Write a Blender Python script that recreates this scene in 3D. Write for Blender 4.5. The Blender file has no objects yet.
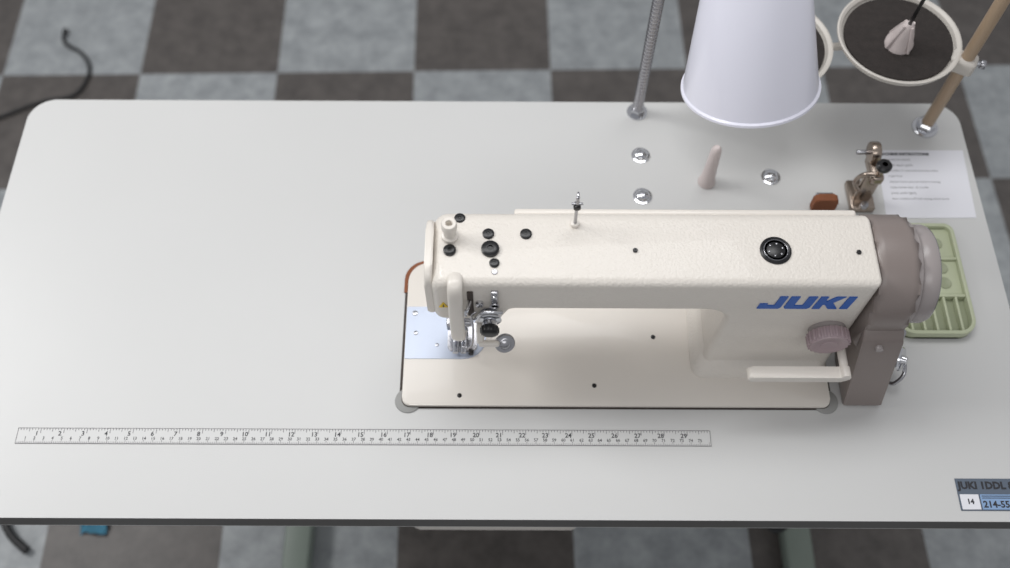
import bpy, bmesh, math, random
from mathutils import Vector, Matrix
random.seed(4)
TZ = 0.683   # table top height above the floor; geometry is authored relative to the table top
scene = bpy.context.scene
scene.view_settings.view_transform = 'Standard'
scene.view_settings.look = 'None'

# ------------------------------------------------------------------ materials
def lin(c):
    r = []
    for v in c:
        v /= 255.0
        r.append(v/12.92 if v <= 0.04045 else ((v+0.055)/1.055)**2.4)
    return (*r, 1.0)

def mat(name, col, rough=0.5, metal=0.0, var=0.04, vscale=40, bump=0.0, bscale=200, coat=0.0, alpha=1.0, spec=0.5):
    m = bpy.data.materials.new(name); m.use_nodes = True
    nt = m.node_tree; b = nt.nodes['Principled BSDF']
    tc = nt.nodes.new('ShaderNodeTexCoord')
    n = nt.nodes.new('ShaderNodeTexNoise'); n.inputs['Scale'].default_value = vscale; n.inputs['Detail'].default_value = 3
    nt.links.new(tc.outputs['Object'], n.inputs['Vector'])
    mx = nt.nodes.new('ShaderNodeMix'); mx.data_type = 'RGBA'
    c = lin(col)
    mx.inputs['A'].default_value = tuple(x*(1-var) for x in c[:3])+(1,)
    mx.inputs['B'].default_value = tuple(min(1, x*(1+var)) for x in c[:3])+(1,)
    nt.links.new(n.outputs['Fac'], mx.inputs['Factor'])
    nt.links.new(mx.outputs['Result'], b.inputs['Base Color'])
    b.inputs['Roughness'].default_value = rough
    b.inputs['Metallic'].default_value = metal
    b.inputs['Coat Weight'].default_value = coat
    b.inputs['Specular IOR Level'].default_value = spec
    b.inputs['Alpha'].default_value = alpha
    if bump > 0:
        n2 = nt.nodes.new('ShaderNodeTexNoise'); n2.inputs['Scale'].default_value = bscale; n2.inputs['Detail'].default_value = 2
        nt.links.new(tc.outputs['Object'], n2.inputs['Vector'])
        bp = nt.nodes.new('ShaderNodeBump'); bp.inputs['Strength'].default_value = bump; bp.inputs['Distance'].default_value = 0.001
        nt.links.new(n2.outputs['Fac'], bp.inputs['Height'])
        nt.links.new(bp.outputs['Normal'], b.inputs['Normal'])
    return m

M = {}
M['laminate'] = mat('laminate', (198,198,197), 0.38, var=0.02, vscale=6, bump=0.12, bscale=900)
M['edge'] = mat('table_edge_band', (88,87,86), 0.5)
M['cream'] = mat('cream_enamel', (219,213,205), 0.34, var=0.015, bump=0.7, bscale=420, coat=0.15)
M['cream_s'] = mat('cream_enamel_smooth', (221,215,207), 0.32, var=0.015, coat=0.15)
M['taupe'] = mat('taupe_plastic', (130,120,116), 0.34, var=0.03)
M['taupe_l'] = mat('taupe_light', (152,145,144), 0.26, var=0.02)
M['mauve'] = mat('mauve_plastic', (166,148,152), 0.42)
M['black'] = mat('black_plastic', (20,20,22), 0.3)
M['gap_sh'] = mat('gap_shade_paint', (68,60,56), 0.8)  # dark colour painted in for the shade inside narrow gaps
M['brown'] = mat('brown_felt', (128,76,48), 0.8, var=0.2)
M['chrome'] = mat('chrome', (212,213,217), 0.14, metal=1.0)
M['steel'] = mat('brushed_steel', (172,172,176), 0.26, metal=1.0, bump=0.1)
M['conduit'] = mat('conduit_steel', (182,181,185), 0.24, metal=1.0)
M['bronze'] = mat('warm_steel', (168,155,144), 0.24, metal=1.0)
M['slide'] = mat('slide_plate_metal', (180,188,204), 0.3, metal=0.25)
M['blue'] = mat('logo_blue', (18,88,176), 0.4)
M['rubber'] = mat('grey_rubber', (148,148,146), 0.6)
M['shade'] = mat('white_shade_enamel', (226,226,238), 0.26, var=0.01, coat=0.4)
M['tan'] = mat('tan_pole', (172,150,126), 0.4)
M['foam'] = mat('black_foam', (46,41,39), 0.95, var=0.4, vscale=120, bump=1, bscale=500)
M['trayrim'] = mat('tray_rim_cream', (198,193,186), 0.4)
M['cone'] = mat('spool_cone_plastic', (203,192,190), 0.45)
M['paper'] = mat('paper_white', (222,222,228), 0.7, var=0.01)
M['ink'] = mat('ink', (45,45,50), 0.7)
M['inkl'] = mat('ink_light', (105,103,107), 0.7)
M['ruler'] = mat('ruler_tape', (202,202,201), 0.45, var=0.02)
M['green'] = mat('pale_green_plastic', (178,184,156), 0.4)
M['green_d'] = mat('pale_green_pocket', (144,150,124), 0.5)
M['leg'] = mat('grey_green_steel', (120,130,122), 0.45)
M['cable'] = mat('black_cable', (18,18,20), 0.5)
M['tape'] = mat('blue_tape', (80,155,185), 0.6)
M['lbl'] = mat('label_slate', (88,98,112), 0.5)
M['lblb'] = mat('label_blue', (130,158,194), 0.5)
M['yellow'] = mat('warning_yellow', (225,190,40), 0.5)
M['needle'] = mat('needle_steel', (200,200,200), 0.2, metal=1)

# ------------------------------------------------------------------ helpers
def empty(name, loc=(0,0,0)):
    e = bpy.data.objects.new(name, None); e.empty_display_size = 0.05
    scene.collection.objects.link(e); return e

def finish(bm, name, m, parent, angle=38):
    bmesh.ops.recalc_face_normals(bm, faces=bm.faces)
    me = bpy.data.meshes.new(name); bm.to_mesh(me); bm.free()
    me.shade_smooth(); me.set_sharp_from_angle(angle=math.radians(angle))
    ms = m if isinstance(m, (list, tuple)) else [m]
    for k in ms: me.materials.append(M[k])
    o = bpy.data.objects.new(name, me); scene.collection.objects.link(o)
    if parent: o.parent = parent
    return o

def bevel(bm, w, seg=3, edges=None):
    if w > 0:
        bmesh.ops.bevel(bm, geom=list(edges or bm.edges), offset=w, segments=seg, affect='EDGES', profile=0.5, clamp_overlap=True)

def box(name, x0,x1,y0,y1,z0,z1, m, parent, bev=0.0, seg=3, rot=None):
    bm = bmesh.new(); bmesh.ops.create_cube(bm, size=1)
    for v in bm.verts:
        v.co = Vector(((x0+x1)/2+v.co.x*(x1-x0),(y0+y1)/2+v.co.y*(y1-y0),(z0+z1)/2+v.co.z*(z1-z0)))
    bevel(bm, bev, seg)
    if rot:
        c = Vector(((x0+x1)/2,(y0+y1)/2,(z0+z1)/2))
        bmesh.ops.rotate(bm, cent=c, matrix=rot, verts=bm.verts)
    return finish(bm, name, m, parent)

def frame(d):
    d = Vector(d).normalized()
    a = Vector((0,0,1)) if abs(d.z) < 0.9 else Vector((1,0,0))
    u = d.cross(a).normalized(); return d, u, d.cross(u).normalized()

def lathe(name, origin, axis, prof, m, parent, n=40, angle=38):
    """prof: list of (s along axis, radius)"""
    d,u,w = frame(axis); o = Vector(origin); bm = bmesh.new(); rings = []
    for s,r in prof:
        if r < 1e-6: rings.append([bm.verts.new(o+d*s)])
        else: rings.append([bm.verts.new(o+d*s+(u*math.cos(2*math.pi*k/n)+w*math.sin(2*math.pi*k/n))*r) for k in range(n)])
    for a,b in zip(rings, rings[1:]):
        if len(a)==1 and len(b)==1: continue
        for k in range(n):
            if len(a)==1: bm.faces.new((a[0],b[k],b[(k+1)%n]))
            elif len(b)==1: bm.faces.new((a[k],a[(k+1)%n],b[0]))
            else: bm.faces.new((a[k],a[(k+1)%n],b[(k+1)%n],b[k]))
    if len(rings[0])>1 and prof[0]!=prof[-1]: bm.faces.new(rings[0][::-1])
    if len(rings[-1])>1 and prof[0]!=prof[-1]: bm.faces.new(rings[-1])
    return finish(bm, name, m, parent, angle)

def cyl(name, p0, p1, r, m, parent, r1=None, bev=None, n=32):
    p0=Vector(p0); p1=Vector(p1); L=(p1-p0).length; r1 = r if r1 is None else r1
    b = min(r,r1,L)*0.2 if bev is None else bev
    pr=[(0,0),(0,r-b),(b*.3,r-b*.3),(b,r),(L-b,r1),(L-b*.3,r1-b*.3),(L,r1-b),(L,0)]
    return lathe(name,p0,p1-p0,pr,m,parent,n)

def ring(name, c, axis, R, r, m, parent, n=48, k=10):
    pr=[(math.sin(2*math.pi*i/k)*r, R+math.cos(2*math.pi*i/k)*r) for i in range(k+1)]
    return lathe(name,c,axis,pr,m,parent,n)

def smooth_pts(pts, sub=6):
    P=[Vector(p) for p in pts]; out=[]
    for i in range(len(P)-1):
        p0=P[max(i-1,0)];p1=P[i];p2=P[i+1];p3=P[min(i+2,len(P)-1)]
        for k in range(sub):
            t=k/sub
            out.append(0.5*((2*p1)+(p2-p0)*t+(2*p0-5*p1+4*p2-p3)*t*t+(3*p1-p0-3*p2+p3)*t**3))
    out.append(P[-1]); return out

def sweep(name, pts, r, m, parent, n=14, smooth=True, sub=6, flat=(1,1), up=None):
    P = smooth_pts(pts, sub) if smooth else [Vector(p) for p in pts]
    bm=bmesh.new(); rings=[]
    d=(P[1]-P[0]).normalized(); _,u,w=frame(d)
    if up: u=(Vector(up)-d*Vector(up).dot(d)).normalized(); w=d.cross(u)
    for i,p in enumerate(P):
        t=(P[min(i+1,len(P)-1)]-P[max(i-1,0)]).normalized()
        u=(u-t*u.dot(t)).normalized(); w=t.cross(u)
        rr = r(i/(len(P)-1)) if callable(r) else r
        rings.append([bm.verts.new(p+(u*math.cos(2*math.pi*k/n)*flat[0]+w*math.sin(2*math.pi*k/n)*flat[1])*rr) for k in range(n)])
    for a,b in zip(rings,rings[1:]):
        for k in range(n): bm.faces.new((a[k],a[(k+1)%n],b[(k+1)%n],b[k]))
    bm.faces.new(rings[0][::-1]); bm.faces.new(rings[-1])
    return finish(bm,name,m,parent,50)

def prism(name, outline, plane, a, b, m, parent, bev=0.0, seg=3, angle=38, side_m=None):
    """outline 2D pts; plane 'XZ' extruded in Y from a to b, 'YZ' in X, 'XY' in Z"""
    def P(q,s):
        return {'XZ':(q[0],s,q[1]),'YZ':(s,q[0],q[1]),'XY':(q[0],q[1],s)}[plane]
    bm=bmesh.new()
    A=[bm.verts.new(P(q,a)) for q in outline]; B=[bm.verts.new(P(q,b)) for q in outline]
    f0=bm.faces.new(A[::-1]); f1=bm.faces.new(B); n=len(A)
    for k in range(n):
        f=bm.faces.new((A[k],A[(k+1)%n],B[(k+1)%n],B[k]))
        if side_m is not None: f.material_index=side_m
    if bev>0:
        cap=[e for e in bm.edges if (e in f0.edges[:] or e in f1.edges[:])]
        bevel(bm,bev,seg,cap)
    return finish(bm,name,m,parent,angle)

def rrect(x0,x1,y0,y1,r,n=8):
    if not isinstance(r,(list,tuple)): r=[r]*4   # order: x1y1, x0y1, x0y0, x1y0
    out=[]
    for (cx,cy,a0),rr in zip([(x1,y1,0),(x0,y1,90),(x0,y0,180),(x1,y0,270)],r):
        sx=-1 if cx==x1 else 1; sy=-1 if cy==y1 else 1
        for k in range(n+1):
            a=math.radians(a0+90*k/n)
            out.append((cx+sx*rr+math.cos(a)*rr, cy+sy*rr+math.sin(a)*rr))
    return out

def fillet(pts, radii, n=7):
    out=[]; N=len(pts)
    for i,(p,r) in enumerate(zip(pts,radii)):
        p=Vector(p)
        if r<=0: out.append(tuple(p)); continue
        a=(Vector(pts[i-1])-p); b=(Vector(pts[(i+1)%N])-p)
        a.normalize(); b.normalize()
        ang=a.angle(b); t=r/math.tan(ang/2)
        s=p+a*t; e=p+b*t
        c=p+(a+b).normalized()*(r/math.sin(ang/2))
        v0=s-c; v1=e-c
        th=math.atan2(v0.x*v1.y-v0.y*v1.x, v0.dot(v1))
        for k in range(n+1):
            q=th*k/n
            out.append((c.x+v0.x*math.cos(q)-v0.y*math.sin(q), c.y+v0.x*math.sin(q)+v0.y*math.cos(q)))
    return out

def rounded_casting(name, pts, radii, ya, yb, ra, rb, m, parent, seg=7):
    """loft of a CCW XZ outline along Y with large rolled edges front (ra) and back (rb)"""
    N=len(pts)
    def layer(d):
        P=[Vector(p) for p in pts]; Q=[]; R=[]
        for i in range(N):
            e0=(P[i]-P[i-1]).normalized(); e1=(P[(i+1)%N]-P[i]).normalized()
            n0=Vector((-e0.y,e0.x)); n1=Vector((-e1.y,e1.x))   # inward for CCW
            bis=(n0+n1).normalized(); Q.append(P[i]+bis*(d/bis.dot(n0)))
            convex=(e0.x*e1.y-e0.y*e1.x)>0
            R.append(max(radii[i]-d,.0008) if convex else radii[i]+d)
        return fillet([tuple(q) for q in Q],R)
    sec=[(ya+ra*(1-math.cos(math.pi/2*k/seg)), ra*(1-math.sin(math.pi/2*k/seg))) for k in range(seg+1)]
    sec+=[(yb-rb+rb*math.sin(math.pi/2*k/seg), rb*(1-math.cos(math.pi/2*k/seg))) for k in range(seg+1)]
    bm=bmesh.new(); rings=[]
    for y,d in sec: rings.append([bm.verts.new((x,y,z)) for x,z in layer(d)])
    for a,b in zip(rings,rings[1:]):
        n=len(a)
        for k in range(n): bm.faces.new((a[k],a[(k+1)%n],b[(k+1)%n],b[k]))
    bm.faces.new(rings[0]); bm.faces.new(rings[-1][::-1])
    return finish(bm,name,m,parent,40)

def text(name, s, loc, size, m, parent, rotz=0.0, extr=0.0001, align='CENTER', bold=0.0, sx=1.0):
    cu=bpy.data.curves.new(name,'FONT'); cu.body=s; cu.size=size; cu.align_x=align; cu.align_y='CENTER'
    cu.extrude=extr; cu.offset=bold; cu.resolution_u=2
    o=bpy.data.objects.new(name,cu); scene.collection.objects.link(o)
    dg=bpy.context.evaluated_depsgraph_get(); me=bpy.data.meshes.new_from_object(o.evaluated_get(dg))
    bpy.data.objects.remove(o); me.name=name
    me.transform(Matrix.Translation(loc)@Matrix.Rotation(rotz,4,'Z')@Matrix.Diagonal((sx,1,1,1)))
    me.materials.clear(); me.materials.append(M[m])
    ob=bpy.data.objects.new(name,me); scene.collection.objects.link(ob); ob.parent=parent
    return ob

def join_texts(obs, name):
    bm=bmesh.new()
    for o in obs: bm.from_mesh(o.data)
    m=obs[0].data.materials[0]; par=obs[0].parent
    for o in obs: bpy.data.objects.remove(o)
    me=bpy.data.meshes.new(name); bm.to_mesh(me); bm.free(); me.materials.append(m)
    o=bpy.data.objects.new(name,me); scene.collection.objects.link(o); o.parent=par; return o

def quads(name, rects, z0, z1, m, parent):
    bm=bmesh.new()
    for x0,x1,y0,y1 in rects:
        v=[bm.verts.new(c) for c in ((x0,y0,z0),(x1,y0,z0),(x1,y1,z0),(x0,y1,z0),(x0,y0,z1),(x1,y0,z1),(x1,y1,z1),(x0,y1,z1))]
        for f in ((0,3,2,1),(4,5,6,7),(0,1,5,4),(1,2,6,5),(2,3,7,6),(3,0,4,7)): bm.faces.new([v[i] for i in f])
    return finish(bm,name,m,parent)

# ------------------------------------------------------------------ floor (checker vinyl tiles)
fm=bpy.data.materials.new('checker_vinyl_tile'); fm.use_nodes=True
nt=fm.node_tree; N=nt.nodes; L=nt.links; b=N['Principled BSDF']
tc=N.new('ShaderNodeTexCoord'); mp=N.new('ShaderNodeMapping')
L.new(tc.outputs['Object'],mp.inputs['Vector'])
ck=N.new('ShaderNodeTexChecker'); ck.inputs['Scale'].default_value=1/0.3048
ck.inputs['Color1'].default_value=(0,0,0,1); ck.inputs['Color2'].default_value=(1,1,1,1)
L.new(mp.outputs['Vector'],ck.inputs['Vector'])
n1=N.new('ShaderNodeTexNoise'); n1.inputs['Scale'].default_value=22; n1.inputs['Detail'].default_value=6; n1.inputs['Roughness'].default_value=.7
L.new(tc.outputs['Object'],n1.inputs['Vector'])
cr=N.new('ShaderNodeMapRange'); cr.inputs['From Min'].default_value=.33; cr.inputs['From Max'].default_value=.68
L.new(n1.outputs['Fac'],cr.inputs['Value'])
def mixc(a,bb,fac):
    x=N.new('ShaderNodeMixRGB')
    for k,v in ((1,a),(2,bb)):
        if isinstance(v,tuple): x.inputs[k].default_value=v
        else: L.new(v,x.inputs[k])
    L.new(fac,x.inputs[0]); return x.outputs[0]
dark=mixc(lin((70,66,64)),lin((93,88,85)),cr.outputs['Result'])
light=mixc(lin((126,130,133)),lin((160,164,166)),cr.outputs['Result'])
L.new(mixc(light,dark,ck.outputs['Fac']),b.inputs['Base Color'])
b.inputs['Roughness'].default_value=.45
M['floor']=fm
floor=box('floor',-4,4,-4,4,-.02,0,'floor',None)
floor.location=(-0.18784,1.17795,-TZ); floor.rotation_euler=(0,0,0.01946)
mp.inputs['Location'].default_value=(.3048,0,0.05)

# ------------------------------------------------------------------ table
T=empty('sewing_table')
D=0.5566
prism('table_top',rrect(0,1.22,0,D,0.034,10),'XY',-0.030,0,['laminate','edge'],T,bev=0.0015,seg=2,side_m=1)
for i,x in enumerate((0.256,1.10)):
    box(f'foot_rail_{i}',x,x+0.045,0.02,0.56,-TZ+0.012,-TZ+0.052,'leg',T,0.005)
    box(f'leg_post_{i}',x+0.003,x+0.042,0.26,0.32,-TZ+0.05,-0.06,'leg',T,0.004)
    box(f'top_bracket_{i}',x,x+0.045,0.09,0.50,-0.062,-0.030,'leg',T,0.004)
    for j,y in enumerate((0.05,0.53)):
        cyl(f'rubber_foot_{i}_{j}',(x+.022,y,-TZ),(x+.022,y,-TZ+.014),.018,'black',T)
box('cross_rail',0.30,1.11,0.275,0.305,-0.50,-0.44,'leg',T,0.004)
prism('drawer_tray',rrect(0.515,0.715,0.030,0.27,0.008),'XY',-0.16,-0.045,'cream_s',T,bev=.003)
box('drawer_runner_1',0.53,0.54,0.05,0.27,-0.05,-0.03,'steel',T)
box('drawer_runner_2',0.69,0.70,0.05,0.27,-0.05,-0.03,'steel',T)
sweep('motor_cord',[(1.02,0.30,-.03),(1.03,.16,-.10),(1.045,.115,-.25),(1.05,.11,-.45),(1.06,.16,-.60),(1.03,.30,-TZ+.006)],.004,'cable',T)
box('motor_body',0.78,0.98,0.33,0.50,-0.24,-0.03,'black',T,0.02)
prism('cutout_shade_sheet',rrect(0.5075,0.992,0.1244,0.3115,[.01,.028,.012,.012]),'XY',0.0001,0.0009,'gap_sh',T)  # thin dark sheet paints the shade around the bed; no hole is cut
prism('felt_corner',fillet([(0.506,0.27),(0.506,0.313),(0.56,0.313),(0.56,0.308),(0.511,0.308),(0.511,0.27)],[0,.026,0,0,.023,0]),'XY',0.0002,0.0015,'brown',T)
for i,(x,y) in enumerate(((0.5175,0.1335),(0.984,0.1345))):
    lathe(f'corner_cushion_{i}',(x,y,0.0002),(0,0,1),[(0,0),(0,.0148),(.0012,.0145),(.0016,.0135),(.0016,0)],'rubber',T)
for i,(x,y) in enumerate(((.7985,.4705),(.797,.408),(.961,.438))):
    lathe('bolt_cap' if i==0 else f'bolt_cap.{i:03d}',(x,y,0),(0,0,1),[(0,0),(0,.0118),(.001,.0118),(.0015,.0095),(.003,.0088),(.0048,.0068),(.0062,.0035),(.0066,0)],'chrome',None)

# ------------------------------------------------------------------ sewing machine
S=empty('sewing_machine')
AT=.2035   # arm top
prism('bed',rrect(0.511,0.9885,0.126,0.308,[.006,.024,.009,.009]),'XY',0.0012,0.0065,'cream_s',S,bev=0.0018,seg=3)
prism('bed_edge_shade_strip',rrect(0.5103,0.9892,0.1255,0.3087,[.006,.024,.009,.009]),'XY',0.0008,0.0022,'gap_sh',S)  # dark strip painted in as the thin shadow under the bed edge
prism('slide_plate',fillet([(0.5115,0.182),(0.604,0.182),(0.604,0.248),(0.5115,0.248)],[.001,.026,.026,.001]),'XY',0.006,0.0074,'slide',S,bev=.0004,seg=1)
prism('needle_plate',rrect(0.560,0.594,0.190,0.238,.008),'XY',0.007,0.0082,'steel',S,bev=.0004,seg=1)
quads('feed_dogs',[(0.566+i*.005,.568+i*.005,.205,.222) for i in range(4)],.008,.0092,'black',S)
for i,(x,y,r) in enumerate(((.521,.2395,.0032),(.523,.214,.0026),(.548,.199,.002),(.595,.230,.0022))):
    cyl(f'plate_screw_{i}',(x,y,.0066),(x,y,.0082),r,'steel',S)
for i,(x,y) in enumerate(((.575,.1375),(.726,.150),(.796,.2105))):
    cyl(f'bed_plug_{i}',(x,y,.006),(x,y,.0072),.0026,'black',S)
rounded_casting('arm_and_column',[(.553,.124),(.622,.124),(.632,.147),(.852,.147),(.846,.006),(.9885,.006),(.9885,AT),(.553,AT)],
           [.012,.008,.008,.026,.002,.002,.004,.016],.1725,.2585,.009,.014,'cream',S)
bm=bmesh.new(); lo=rrect(.836,.9885,.160,.272,.014); hi=rrect(.847,.988,.1745,.2565,.014)
A=[bm.verts.new((x,y,.006)) for x,y in lo]; A2=[bm.verts.new((x,y,.010)) for x,y in lo]; mid=[((x0*.35+x1*.65),(y0*.35+y1*.65)) for (x0,y0),(x1,y1) in zip(lo,hi)]
Bm=[bm.verts.new((x,y,.017)) for x,y in mid]; C=[bm.verts.new((x,y,.035)) for x,y in hi]
for P_,Q_ in ((A,A2),(A2,Bm),(Bm,C)):
    for k in range(len(P_)): bm.faces.new((P_[k],P_[(k+1)%len(P_)],Q_[(k+1)%len(P_)],Q_[k]))
bm.faces.new(A[::-1]); bm.faces.new(C)
finish(bm,'column_foot',['cream'],S,60)
box('rear_cover',.634,.978,.255,.2635,.145,.1975,'cream_s',S,.003)
fp=fillet([(.178,.123),(.253,.123),(.253,.203),(.178,.203)],[.012,.012,.018,.016])
prism('face_plate',fp,'YZ',.5465,.5545,'cream_s',S,bev=.003)
def plug(name,x,y,r,z=AT,m='black',h=.002):
    lathe(name,(x,y,z-.001),(0,0,1),[(0,0),(0,r),(h*.7+.001,r),(h+.001,r*.8),(h+.001,r*.35),(h*.6+.001,r*.3),(h*.6+.001,0)],m,S,24)
plug('rubber_plug_1',.6085,.2285,.0058); plug('rubber_plug_2',.6455,.2285,.0058)
plug('rubber_plug_3',.6106,.211,.0088,h=.004); plug('rubber_plug_4',.6147,.1955,.005)
plug('rubber_plug_5',.571,.2095,.0062,h=.003); plug('rubber_plug_6',.580,.2470,.0055,z=AT-.001)
plug('top_screw_1',.752,.2105,.0024); plug('top_screw_2',.970,.2095,.0024)
lathe('oil_window',(.889,.211,AT-.0008),(0,0,1),[(0,0),(0,.0155),(.002,.0153),(.0028,.0135),(.0022,.0118),(.0016,.0112),(.0016,0)],'black',S)
ring('oil_window_bezel',(.889,.211,AT+.0016),(0,0,1),.0116,.0004,'steel',S,40,8)
lathe('oil_window_glass',(.889,.211,AT+.0006),(0,0,1),[(0,0),(0,.011),(.0012,.0085),(.0018,.004),(.002,0)],'black',S)
for i in range(6):
    a=i*math.pi/3+.3; cyl(f'oil_window_stud_{i}',(.889+math.cos(a)*.007,.211+math.sin(a)*.007,AT+.0012),(.889+math.cos(a)*.007,.211+math.sin(a)*.007,AT+.0026),.0009,'steel',S,n=12)
lathe('pretension_stud',(.571,.2255,AT-.001),(0,0,1),[(0,0),(0,.0085),(.005,.0085),(.006,.0062),(.016,.0058),(.018,.0078),(.024,.0078),(.026,.0066),(.026,.0035),(.020,.003),(.020,0)],'cream_s',S)
cyl('guide_pin',(.694,.240,AT-.003),(.694,.240,.253),.0017,'steel',S)
cyl('guide_pin_collar',(.694,.240,AT-.002),(.694,.240,AT+.004),.0045,'cream_s',S)
cyl('guide_pin_cross',(.6885,.240,.241),(.6995,.240,.241),.0013,'steel',S)
cyl('guide_pin_nut',(.694,.2365,.237),(.694,.2435,.237),.0036,'black',S)
ring('guide_pin_eye',(.694,.240,.254),(1,0,0),.0035,.001,'steel',S,20,6)
# head-front hardware
box('thread_guide_plate',.6115,.6185,.1685,.1765,.168,.191,'steel',S,.0012)
cyl('thread_guide_screw',(.615,.171,.185),(.615,.1665,.185),.0022,'chrome',S)
ring('thread_guide_eye',(.615,.168,.166),(0,1,0),.004,.001,'steel',S,20,6)
plug('guide_screw',.615,.1860,.003,z=AT-.001,m='steel')
sweep('takeup_guard',[(.577,.190,.197),(.577,.175,.205),(.577,.166,.199),(.577,.162,.178),(.577,.161,.140),(.577,.162,.110),(.577,.167,.094)],.0074,'cream_s',S,n=18,flat=(1,.45),up=(1,0,0))
box('takeup_slot',.588,.594,.1700,.1745,.140,.189,'gap_sh',S,.001)
sweep('takeup_lever',[(.591,.178,.170),(.590,.166,.176),(.588,.156,.178)],.002,'chrome',S)
ring('takeup_eye',(.587,.154,.178),(1,0,.2),.003,.001,'chrome',S,20,6)
prism('warning_label',[(.5595,.156),(.5685,.156),(.5640,.166)],'XZ',.1715,.1730,'yellow',S)
prism('warning_label_mark',[(.5633,.1575),(.5647,.1575),(.5644,.1625),(.5636,.1625)],'XZ',.1711,.1717,'black',S)
cyl('needle_bar',(.577,.212,.050),(.577,.212,.135),.0036,'chrome',S)
cyl('needle_clamp',(.577,.212,.048),(.577,.212,.062),.0058,'steel',S)
cyl('needle_clamp_screw',(.577,.212,.055),(.590,.206,.055),.0022,'steel',S)
cyl('needle',(.577,.212,.010),(.577,.212,.050),.0009,'needle',S,r1=.0011)
cyl('presser_bar',(.567,.214,.035),(.567,.214,.135),.0040,'chrome',S)
box('presser_clamp',.560,.579,.206,.222,.030,.046,'steel',S,.002)
cyl('presser_screw',(.579,.214,.036),(.588,.214,.036),.005,'steel',S)
sweep('presser_guard_wire',[(.584,.210,.075),(.590,.198,.068),(.590,.188,.045),(.586,.186,.030),(.578,.188,.026)],.0013,'steel',S,n=8)
box('presser_bar_bracket',.562,.596,.200,.216,.100,.112,'steel',S,.002)
cyl('bracket_screw',(.590,.201,.106),(.590,.197,.106),.003,'chrome',S)
for i,x in enumerate((.5695,.5785)):
    sweep(f'presser_toe_{i}',[(x,.225,.016),(x,.212,.0105),(x,.196,.010),(x,.186,.0145)],.0034,'chrome',S,flat=(1,.4),up=(1,0,0))
box('presser_shank',.566,.583,.215,.227,.012,.034,'chrome',S,.002)
cyl('small_knob',(.587,.189,.007),(.587,.189,.013),.0032,'black',S)
lathe('tension_assembly',(.610,.174,.144),(0,-1,0),[(0,0),(0,.010),(.002,.010),(.003,.006),(.005,.0115),(.0058,.012),(.0068,.0115),(.008,.006),(.0095,.0115),(.0105,.0120),(.0115,.0110),(.012,.0072),(.020,.0072)],'chrome',S)
lathe('tension_knob',(.610,.156,.144),(0,-1,0),[(0,0),(0,.0082),(.001,.0088),(.007,.0088),(.008,.008),(.009,.005),(.009,0)],'black',S)
for k in range(12):
    a=k*math.pi/6; c=(.610+math.cos(a)*.0087,.144+math.sin(a)*.0087)
    cyl(f'tension_knob_rib_{k}',(c[0],.155,c[1]),(c[0],.149,c[1]),.001,'black',S,n=8)
sweep('check_spring',[(.598,.168,.144),(.594,.160,.152),(.592,.160,.162),(.597,.162,.166)],.0009,'steel',S,n=6)
sweep('tension_bracket',[(.594,.171,.129),(.597,.163,.144),(.602,.162,.162),(.614,.162,.165),(.622,.164,.160)],.0022,'chrome',S)
cyl('tension_stop_screw',(.600,.174,.166),(.600,.168,.166),.004,'chrome',S)
box('guide_arm',.598,.620,.153,.160,.100,.107,'cream_s',S,.003)
box('guide_arm_stem',.596,.604,.156,.182,.100,.130,'cream_s',S,.003)
lathe('guide_disc',(.625,.160,.099),(0.15,-.75,.6),[(0,0),(0,.010),(.001,.0108),(.003,.0108),(.004,.010),(.0035,.007),(.0045,.005),(.006,.003),(.006,0)],'steel',S)
# logo letters
def lett(ch,x0,w,z0,h):
    s=.18*h
    def q(px,pz): return (x0+px*w+ (pz-.5)*s*0.6, z0+pz*h)
    if ch=='J': P=[(0,0),(.92,0),(1,.12),(1,1),(.66,1),(.66,.28),(.34,.28),(.34,.42),(0,.42)]
    if ch=='U': P=[(.08,0),(.92,0),(1,.12),(1,1),(.66,1),(.66,.28),(.34,.28),(.34,1),(0,1),(0,.12)]
    if ch=='K': P=[(0,0),(.32,0),(.32,.36),(.40,.36),(.66,0),(1.05,0),(.68,.52),(1.03,1),(.64,1),(.40,.66),(.32,.66),(.32,1),(0,1)]
    if ch=='I': P=[(0,0),(1,0),(1,1),(0,1)]
    return prism(f'logo_letter_{ch.lower()}',[q(*p) for p in P],'XZ',.1716,.1730,'blue',S)
lett('J',.878,.023,.156,.0255); lett('U',.904,.026,.156,.0255); lett('K',.933,.024,.156,.0255); lett('I',.9605,.008,.156,.0255)
# stitch-length dial
dx,dz=.960,.1095
lathe('stitch_dial_base',(dx,.174,dz),(0,-1,0),[(0,0),(0,.019),(.008,.019),(.008,0)],'taupe_l',S)
lathe('stitch_dial',(dx,.167,dz),(0,-1,0),[(0,0),(0,.0190),(.001,.0205),(.012,.0205),(.014,.0192),(.0145,.0160),(.0135,.0140),(.0135,0)],'mauve',S,48)
for k in range(22):
    a=k*2*math.pi/22; c=(dx+math.cos(a)*.0205,dz+math.sin(a)*.0205)
    cyl(f'stitch_dial_rib_{k}',(c[0],.1660,c[1]),(c[0],.1540,c[1]),.0017,'mauve',S,n=10)
lathe('stitch_dial_cap',(dx,.154,dz),(0,-1,0),[(0,0),(0,.009),(.001,.0085),(.001,0)],'mauve',S)
# reverse lever
lv=fillet([(.879,.077),(.985,.077),(.985,.093),(.977,.093),(.975,.088),(.879,.088)],[.004,.007,.004,.002,.002,.005])
prism('reverse_lever',lv,'XZ',.126,.139,'cream_s',S,bev=.003)
cyl('reverse_lever_shaft',(.9795,.132,.088),(.9795,.180,.088),.0045,'cream_s',S)
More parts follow.
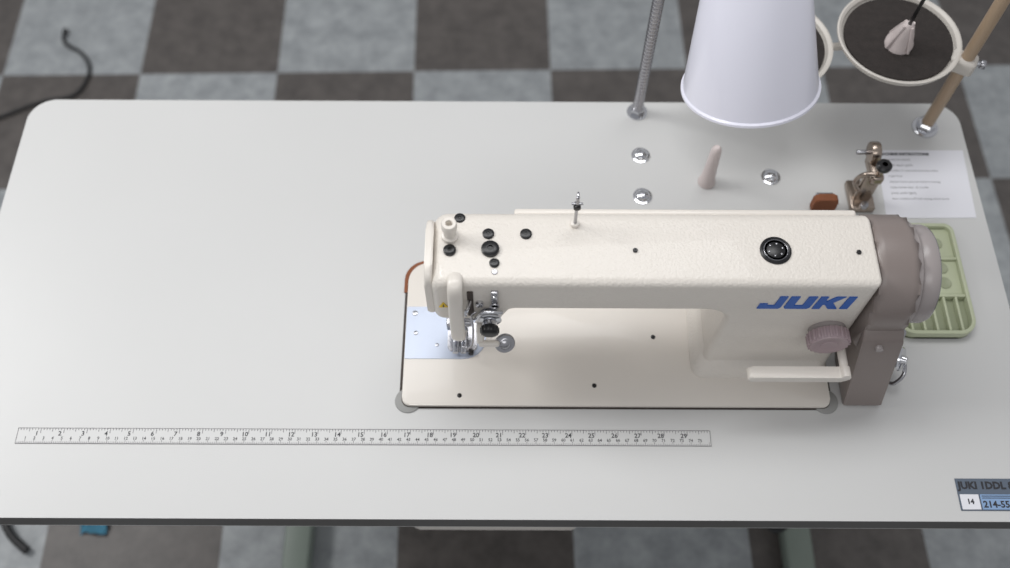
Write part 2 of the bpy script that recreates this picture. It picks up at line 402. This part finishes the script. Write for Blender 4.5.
# belt cover: round housing + lower guard
cy,cz=.219,.146
def arcp(a0,a1,st,R=.060): return [(cy+R*math.cos(math.radians(a)),cz+R*math.sin(math.radians(a))) for a in range(a0,a1,st)]
prism('belt_cover',[(.158,.095)]+arcp(190,-41,-10)+[(.215,.075)],'YZ',.989,1.030,'taupe',S,bev=.008,seg=5)
lowg=prism('belt_cover_lower',fillet([(.128,.0015),(.155,.135),(.235,.135),(.225,.085),(.188,.0015)],[.003,.02,.02,.01,.003]),'YZ',1.003,1.045,'taupe',S,bev=.005,seg=4)
for v in lowg.data.vertices: v.co.x-=v.co.z*.10
box('belt_cover_seam',.9868,.9900,.180,.250,.05,.199,'gap_sh',S,.001)
prism('belt_cover_rim',arcp(0,360,9,.0545),'YZ',1.028,1.034,'taupe_l',S,bev=.002)
cyl('belt_cover_screw',(1.010,.1575,.112),(1.010,.146,.112),.0038,'taupe_l',S)
# hand wheel
lathe('hand_wheel',(1.033,.217,.148),(1,0,0),[(0,0),(0,.046),(.002,.0488),(.005,.0505),(.016,.0508),(.019,.0495),(.0205,.0465),(.021,.041),(.018,.036),(.012,.033),(.012,.016),(.019,.014),(.021,.010),(.021,0)],'taupe_l',S,64)
ring('hand_wheel_band',(1.0518,.217,.148),(1,0,0),.0483,.0013,'steel',S,64,8)
lathe('winder_pulley',(1.057,.176,.030),(.80,-.45,.40),[(0,0),(0,.013),(.002,.014),(.004,.010),(.007,.010),(.009,.014),(.011,.013),(.011,.005),(.016,.004),(.016,0)],'chrome',S)
cyl('winder_pulley_shaft',(1.040,.185,.022),(1.060,.174,.032),.004,'steel',S)
cyl('winder_latch',(1.064,.198,.001),(1.064,.198,.045),.004,'black',S)
cyl('winder_latch_cap',(1.064,.198,.043),(1.064,.198,.050),.006,'steel',S)
sweep('winder_spring',[(1.056,.160,.002),(1.060,.152,.012),(1.068,.157,.024),(1.070,.170,.030)],.0022,'steel',S)

# ------------------------------------------------------------------ green parts tray
G=empty('parts_tray')
go=rrect(1.078,1.1695,.213,.362,[.012,.012,.020,.020])
prism('tray_base',go,'XY',0.0003,.004,'green_d',G)
def wall(name,outer,inner,z0,z1,m,par):
    bm=bmesh.new(); n=len(outer)
    V=[[bm.verts.new((x,y,z)) for x,y in o] for o,z in ((outer,z0),(outer,z1),(inner,z1),(inner,z0))]
    for i in range(4):
        a,b=V[i],V[(i+1)%4]
        for k in range(n): bm.faces.new((a[k],a[(k+1)%n],b[(k+1)%n],b[k]))
    bevel(bm,.0006,2,[e for e in bm.edges if e.verts[0].co.z>z1-1e-5 and e.verts[1].co.z>z1-1e-5])
    return finish(bm,name,m,par,50)
wall('tray_rim',go,rrect(1.0825,1.165,.2175,.3575,[.008,.008,.016,.016]),.0005,.014,'green',G)
box('tray_divider_1',1.082,1.1655,.262,.2655,.002,.012,'green',G,.0008)
box('tray_divider_2',1.082,1.1655,.312,.3155,.002,.012,'green',G,.0008)
box('tray_shelf',1.124,1.165,.266,.312,.003,.0085,'green',G,.001)
box('tray_shelf_upper',1.124,1.165,.3155,.357,.003,.0085,'green',G,.001)
for i in range(5):
    box(f'tray_slot_wall_{i}',1.094+i*.0145,1.097+i*.0145,.218,.262,.002,.012,'green',G,.0008)
for i,(x,y) in enumerate(((1.146,.282),(1.146,.302),(1.146,.336))):
    lathe(f'tray_bobbin_pocket_{i}',(x,y,.0083),(0,0,1),[(0,0),(0,.0075),(.0006,.0078),(.0012,.0072),(.0006,.006),(.0004,0)],'green_d',G)

# ------------------------------------------------------------------ bobbin winder
B=empty('bobbin_winder')
box('winder_base',1.052,1.082,.385,.428,.0,.010,'bronze',B,.002)
box('winder_upright',1.056,1.078,.398,.406,.008,.060,'bronze',B,.003)
box('winder_arm',1.060,1.076,.390,.428,.052,.066,'bronze',B,.004)
cyl('winder_wheel',(1.060,.425,.072),(1.072,.425,.072),.013,'bronze',B)
cyl('winder_spindle',(1.045,.425,.072),(1.062,.425,.072),.0028,'steel',B)
cyl('winder_tension_post',(1.070,.398,.055),(1.070,.398,.086),.004,'bronze',B)
lathe('winder_tension_cap',(1.070,.398,.078),(0,0,1),[(0,0),(0,.008),(.002,.009),(.006,.009),(.008,.007),(.008,0)],'black',B)
sweep('winder_latch_arm',[(1.056,.400,.03),(1.046,.398,.05),(1.050,.395,.068),(1.062,.392,.074)],.003,'bronze',B)
cyl('winder_screw',(1.067,.388,.010),(1.067,.388,.016),.005,'steel',B)
Lb=empty('leather_stop_block')
prism('pad',fillet([(1.004,.0),(1.033,.0),(1.033,.026),(1.004,.026)],[.002,.002,.005,.005]),'XZ',.386,.396,'brown',Lb,bev=.002)
box('bracket',1.008,1.029,.396,.402,.0,.020,'steel',Lb,.001)

# ------------------------------------------------------------------ machine rest peg
Pg=empty('machine_rest_peg')
lathe('peg',(.879,.430,0),(0,0,1),[(0,0),(0,.0110),(.003,.0112),(.010,.0090),(.030,.0078),(.060,.0068),(.068,.0063),(.072,.0050),(.0745,.003),(.075,0)],'cone',Pg)

# ------------------------------------------------------------------ work lamp
LP=empty('work_lamp')
tx,ty=.798,.540
lathe('base_washer',(tx,ty,0),(0,0,1),[(0,0),(0,.0135),(.0015,.0135),(.002,.009),(.002,0)],'chrome',LP)
lathe('base_nut',(tx,ty,.002),(0,0,1),[(0,0),(0,.0100),(.008,.0100),(.009,.0085),(.009,0)],'chrome',LP,n=6,angle=20)
pr=[(0,0)]; z=0
while z<.50:
    pr+=[(z,.0056),(z+.0014,.0068),(z+.0028,.0070),(z+.0042,.0068),(z+.0054,.0056)]; z+=.0060
pr.append((z,0))
lathe('flex_conduit',(tx,ty,.008),(0,0,1),pr,'conduit',LP,n=20,angle=60)
up=Vector((-.12,.27,.955)).normalized(); c0=Vector((.872,.375,.252))
R0,k=.068,.160
prof=[(0,R0+.0012),(.0025,R0+.001),(.004,R0-.0012),(.15,R0-.15*k),(.158,R0-.15*k-.006),(.162,.030),(.175,.026),(.205,.024),(.210,.018),(.212,0)]
inner=[(.160,0),(.156,R0-.15*k-.008),(.148,R0-.15*k-.002),(.004,R0-.0034),(.001,R0-.0012),(0,R0+.0012)]
lathe('shade',c0,up,inner+prof[1:],'shade',LP,72,45)
lathe('bulb',c0+up*.05,up,[(0,0),(.003,.012),(.012,.022),(.025,.027),(.042,.025),(.065,.016),(.085,.013),(.108,.013),(.108,0)],'shade',LP)
top=c0+up*.205
sweep('gooseneck',[(tx,ty,.48),(tx+.002,ty-.005,.53),(tx+.015,ty-.03,.57),(tx+.035,ty-.07,.565),tuple(top+up*.05),tuple(top)],.006,'conduit',LP,sub=10)

# ------------------------------------------------------------------ thread stand
TS=empty('thread_stand')
px,py=1.172,.517
lathe('base_washer',(px,py,0),(0,0,1),[(0,0),(0,.0170),(.002,.0165),(.003,.012),(.003,0)],'chrome',TS)
lathe('base_nut',(px,py,.003),(0,0,1),[(0,0),(0,.0125),(.008,.0125),(.010,.010),(.010,0)],'chrome',TS,n=6,angle=20)
cyl('pole',(px,py,.005),(px,py,.52),.0078,'tan',TS)
def tray(i,cx,cy,z,R=.0735):
    lathe(f'spool_tray_{i}',(cx,cy,z),(0,0,1),[(0,0),(0,R-.008),(.002,R-.003),(.008,R),(.010,R),(.0105,R-.002),(.008,R-.0055),(.004,R-.0065),(.003,R-.008),(.003,0)],'trayrim',TS,64)
    lathe(f'foam_pad_{i}',(cx,cy,z+.003),(0,0,1),[(0,0),(0,R-.009),(.003,R-.009),(.0035,R-.011),(.0035,0)],'foam',TS,64)
    ax=Vector((-.06,-.16,1)).normalized(); o=Vector((cx-.002,cy-.010,z+.007))
    lathe(f'spool_cone_{i}',o,ax,[(-.002,0),(-.001,.0165),(.004,.0165),(.006,.0150),(.022,.0115),(.036,.007),(.040,.0055),(.042,.004),(.042,0)],'cone',TS)
    for q in range(4):
        a=q*math.pi/2+.4; d=Vector((math.cos(a),math.sin(a),0))
        sweep(f'cone_fin_{i}_{q}',[o+ax*.002+d*.018,o+ax*.020+d*.0125,o+ax*.040+d*.006],.0018,'cone',TS,n=8)
    cyl(f'spool_pin_{i}',o+ax*.04,o+ax*.12,.0022,'black',TS)
tray(0,1.096,.548,.128); tray(1,.945,.545,.118)
sweep('tray_arm',[(px,py,.122),(1.14,.532,.120),(1.096,.548,.1215),(1.02,.549,.117),(.945,.545,.115)],.005,'trayrim',TS)
box('pole_clamp',1.154,1.185,.506,.528,.115,.137,'trayrim',TS,.005,rot=Matrix.Rotation(-.45,3,'Z'))
cyl('clamp_bolt',(1.180,.517,.126),(1.196,.5135,.126),.0035,'steel',TS)
cyl('clamp_bolt_head',(1.190,.5150,.126),(1.196,.5135,.126),.0055,'steel',TS)
sweep('thread_guide_bar',[(px,py,.50),(1.10,.53,.505),(.95,.545,.50)],.004,'steel',TS)
for i,x in enumerate((1.096,.95)): ring(f'thread_eye_{i}',(x,.535,.492),(0,1,0),.008,.0014,'steel',TS,24,8)

# ------------------------------------------------------------------ ruler tape on the table
RU=empty('measuring_tape_ruler')
x0,x1,y0,y1=.090,.852,.0816,.0997
quads('strip',[(x0,x1,y0,y1)],.0001,.0006,'ruler',RU)
bt=.0005
quads('border',[(x0,x1,y0,y0+bt),(x0,x1,y1-bt,y1),(x0,x0+bt,y0,y1),(x1-bt,x1,y0,y1)],.0006,.0008,'inkl',RU)
tk=[]
for i in range(1,30*8):
    x=x0+i*.0254/8; h=.0060 if i%8==0 else (.0042 if i%4==0 else .0026)
    tk.append((x-.0003,x+.0003,y1-h,y1))
for i in range(1,int(.762/.002)):
    x=x0+i*.002; h=.0045 if i%5==0 else .0024
    tk.append((x-.00022,x+.00022,y0,y0+h))
quads('ticks',tk,.0006,.00075,'inkl',RU)
tt=[text('n',str(i),(x0+i*.0254-.004,y1-.0066,.0006),.0072,'ink',RU,extr=.00005,bold=.00015) for i in range(1,30)]
join_texts(tt,'inch_numbers')
tt=[text('n',str(i),(x0+i*.01,y0+.0062,.0006),.0048,'ink',RU,extr=.00005,bold=.00008) for i in range(1,76)]
join_texts(tt,'centimetre_numbers')

# ------------------------------------------------------------------ paper note
PN=empty('instruction_sheet')
prism('sheet',[(1.097,.377),(1.2085,.3785),(1.2135,.4805),(1.102,.480)],'XY',.0002,.0007,'paper',PN)
lines=[("MACHINE INSTRUCTIONS",.0052,.0003),("turn on power switch",.0042,0),("thread the upper guide",.0042,0),("insert bobbin in case and close the plate",.0042,0),("raise foot",.0042,0),("always lower presser before sewing",.0042,0),("keep hands clear of needle",.0042,0),("press pedal lightly",.0042,0),("turn machine off and unplug when done",.0042,0)]
tt=[]
yy=.474
for i,(s,sz,bo) in enumerate(lines):
    ind=0 if i<4 else .008
    tt.append(text('l',s,(1.1045+ind-.0004*i,yy,.0007),sz*1.05,'ink' if i==0 else 'inkl',PN,extr=.00005,align='LEFT',bold=bo)); yy-=.0085
join_texts(tt[1:],'body_text'); tt[0].name='title_text'

# ------------------------------------------------------------------ id label (bottom right)
IL=empty('identification_label')
box('dark_plate',1.1105,1.200,.0115,.0465,.0001,.0010,'lbl',IL,.0003,1)
box('white_card',1.112,1.132,.0125,.0290,.0009,.0018,'paper',IL,.0003,1)
box('blue_card',1.1335,1.198,.0125,.0290,.0009,.0018,'lblb',IL,.0003,1)
text('heading','JUKI 1DDL 8700',(1.1125,.0385,.0011),.0110,'ink',IL,align='LEFT',bold=.0005)
text('number','14',(1.122,.0208,.0018),.0075,'ink',IL,bold=.0003)
text('phone','214-555-01',(1.135,.0178,.0018),.0100,'ink',IL,align='LEFT',bold=.0003)
quads('small_print',[(1.135,1.196,.0245,.0253),(1.135,1.190,.0266,.0274)],.0018,.0019,'ink',IL)

# ------------------------------------------------------------------ floor cable and tape scrap
PC=empty('power_cable'); zf=-TZ+.0045
sweep('cord',[(-.376,1.300,zf+.004),(-.378,1.278,zf+.002),(-.366,1.258,zf),(-.33,1.235,zf),(-.303,1.195,zf),(-.303,1.15,zf),(-.325,1.112,zf),(-.39,1.094,zf),(-.47,1.052,zf),(-.62,.97,zf)],lambda t:.0060 if t<.06 else .0042,'cable',PC,sub=10)
BT=empty('blue_tape_scrap')
bm=bmesh.new()
g=[[None]*4 for _ in range(8)]
for i in range(8):
    for j in range(4):
        g[i][j]=bm.verts.new((-.108+i*.0065,.152+j*.007+.002*math.sin(i*1.3)+random.uniform(-.003,.003),-TZ+.003+random.uniform(0,.012)))
for i in range(7):
    for j in range(3): bm.faces.new((g[i][j],g[i+1][j],g[i+1][j+1],g[i][j+1]))
bmesh.ops.solidify(bm,geom=bm.faces[:],thickness=.0008)
finish(bm,'crumpled_strip','tape',BT,60)
FS=empty('floor_pedal_rod')
sweep('rod',[(-.27,.235,-TZ+.012),(-.2325,.159,-TZ+.012),(-.19,.122,-TZ+.012)],.007,'cable',FS)

# ------------------------------------------------------------------ lights
def area(name,loc,tgt,size,sy,e,col=(1,1,1)):
    l=bpy.data.lights.new(name,'AREA'); l.shape='RECTANGLE'; l.size=size; l.size_y=sy; l.energy=e; l.color=col
    o=bpy.data.objects.new(name,l); scene.collection.objects.link(o); o.location=loc
    o.rotation_euler=(Vector(tgt)-Vector(loc)).to_track_quat('-Z','Y').to_euler(); return o
area('ceiling_light_left',(-1.2,.80,1.7),(.5,.3,0),.9,.5,24,(1,.998,.99))
area('ceiling_light_main',(.45,.9,2.0),(.55,.3,0),2.0,.6,21,(1,1,1))
area('ceiling_light_front',(.7,-1.4,2.0),(.6,.3,0),2.0,.6,10,(1,.995,.99))
w=bpy.data.worlds.new('room_ambient'); scene.world=w; w.use_nodes=True
bg=w.node_tree.nodes['Background']; bg.inputs['Color'].default_value=(.96,.97,1,1); bg.inputs['Strength'].default_value=.40

# ------------------------------------------------------------------ camera
pitch,yaw,roll=1.07622,.00262,.00675
F=Vector((math.sin(yaw)*math.cos(pitch),math.cos(yaw)*math.cos(pitch),-math.sin(pitch)))
Rt=Vector((math.cos(yaw),-math.sin(yaw),0)); U=Rt.cross(F)
r2=Rt*math.cos(roll)+U*math.sin(roll); u2=-Rt*math.sin(roll)+U*math.cos(roll)
cd=bpy.data.cameras.new('camera'); cam=bpy.data.objects.new('camera',cd); scene.collection.objects.link(cam)
mm=Matrix((r2,u2,-F)).transposed().to_4x4(); mm.translation=Vector((.62393,-.27627,1.03634)); cam.matrix_world=mm
cd.sensor_width=36; cd.lens=988.48/1010*36; cd.clip_start=.02
cd.dof.use_dof=True; cd.dof.focus_distance=1.03; cd.dof.aperture_fstop=2.8
scene.camera=cam
# lift everything so the floor sits at z = 0
bpy.context.view_layer.update()
for o in scene.objects:
    if o.parent is None: o.location.z+=TZ
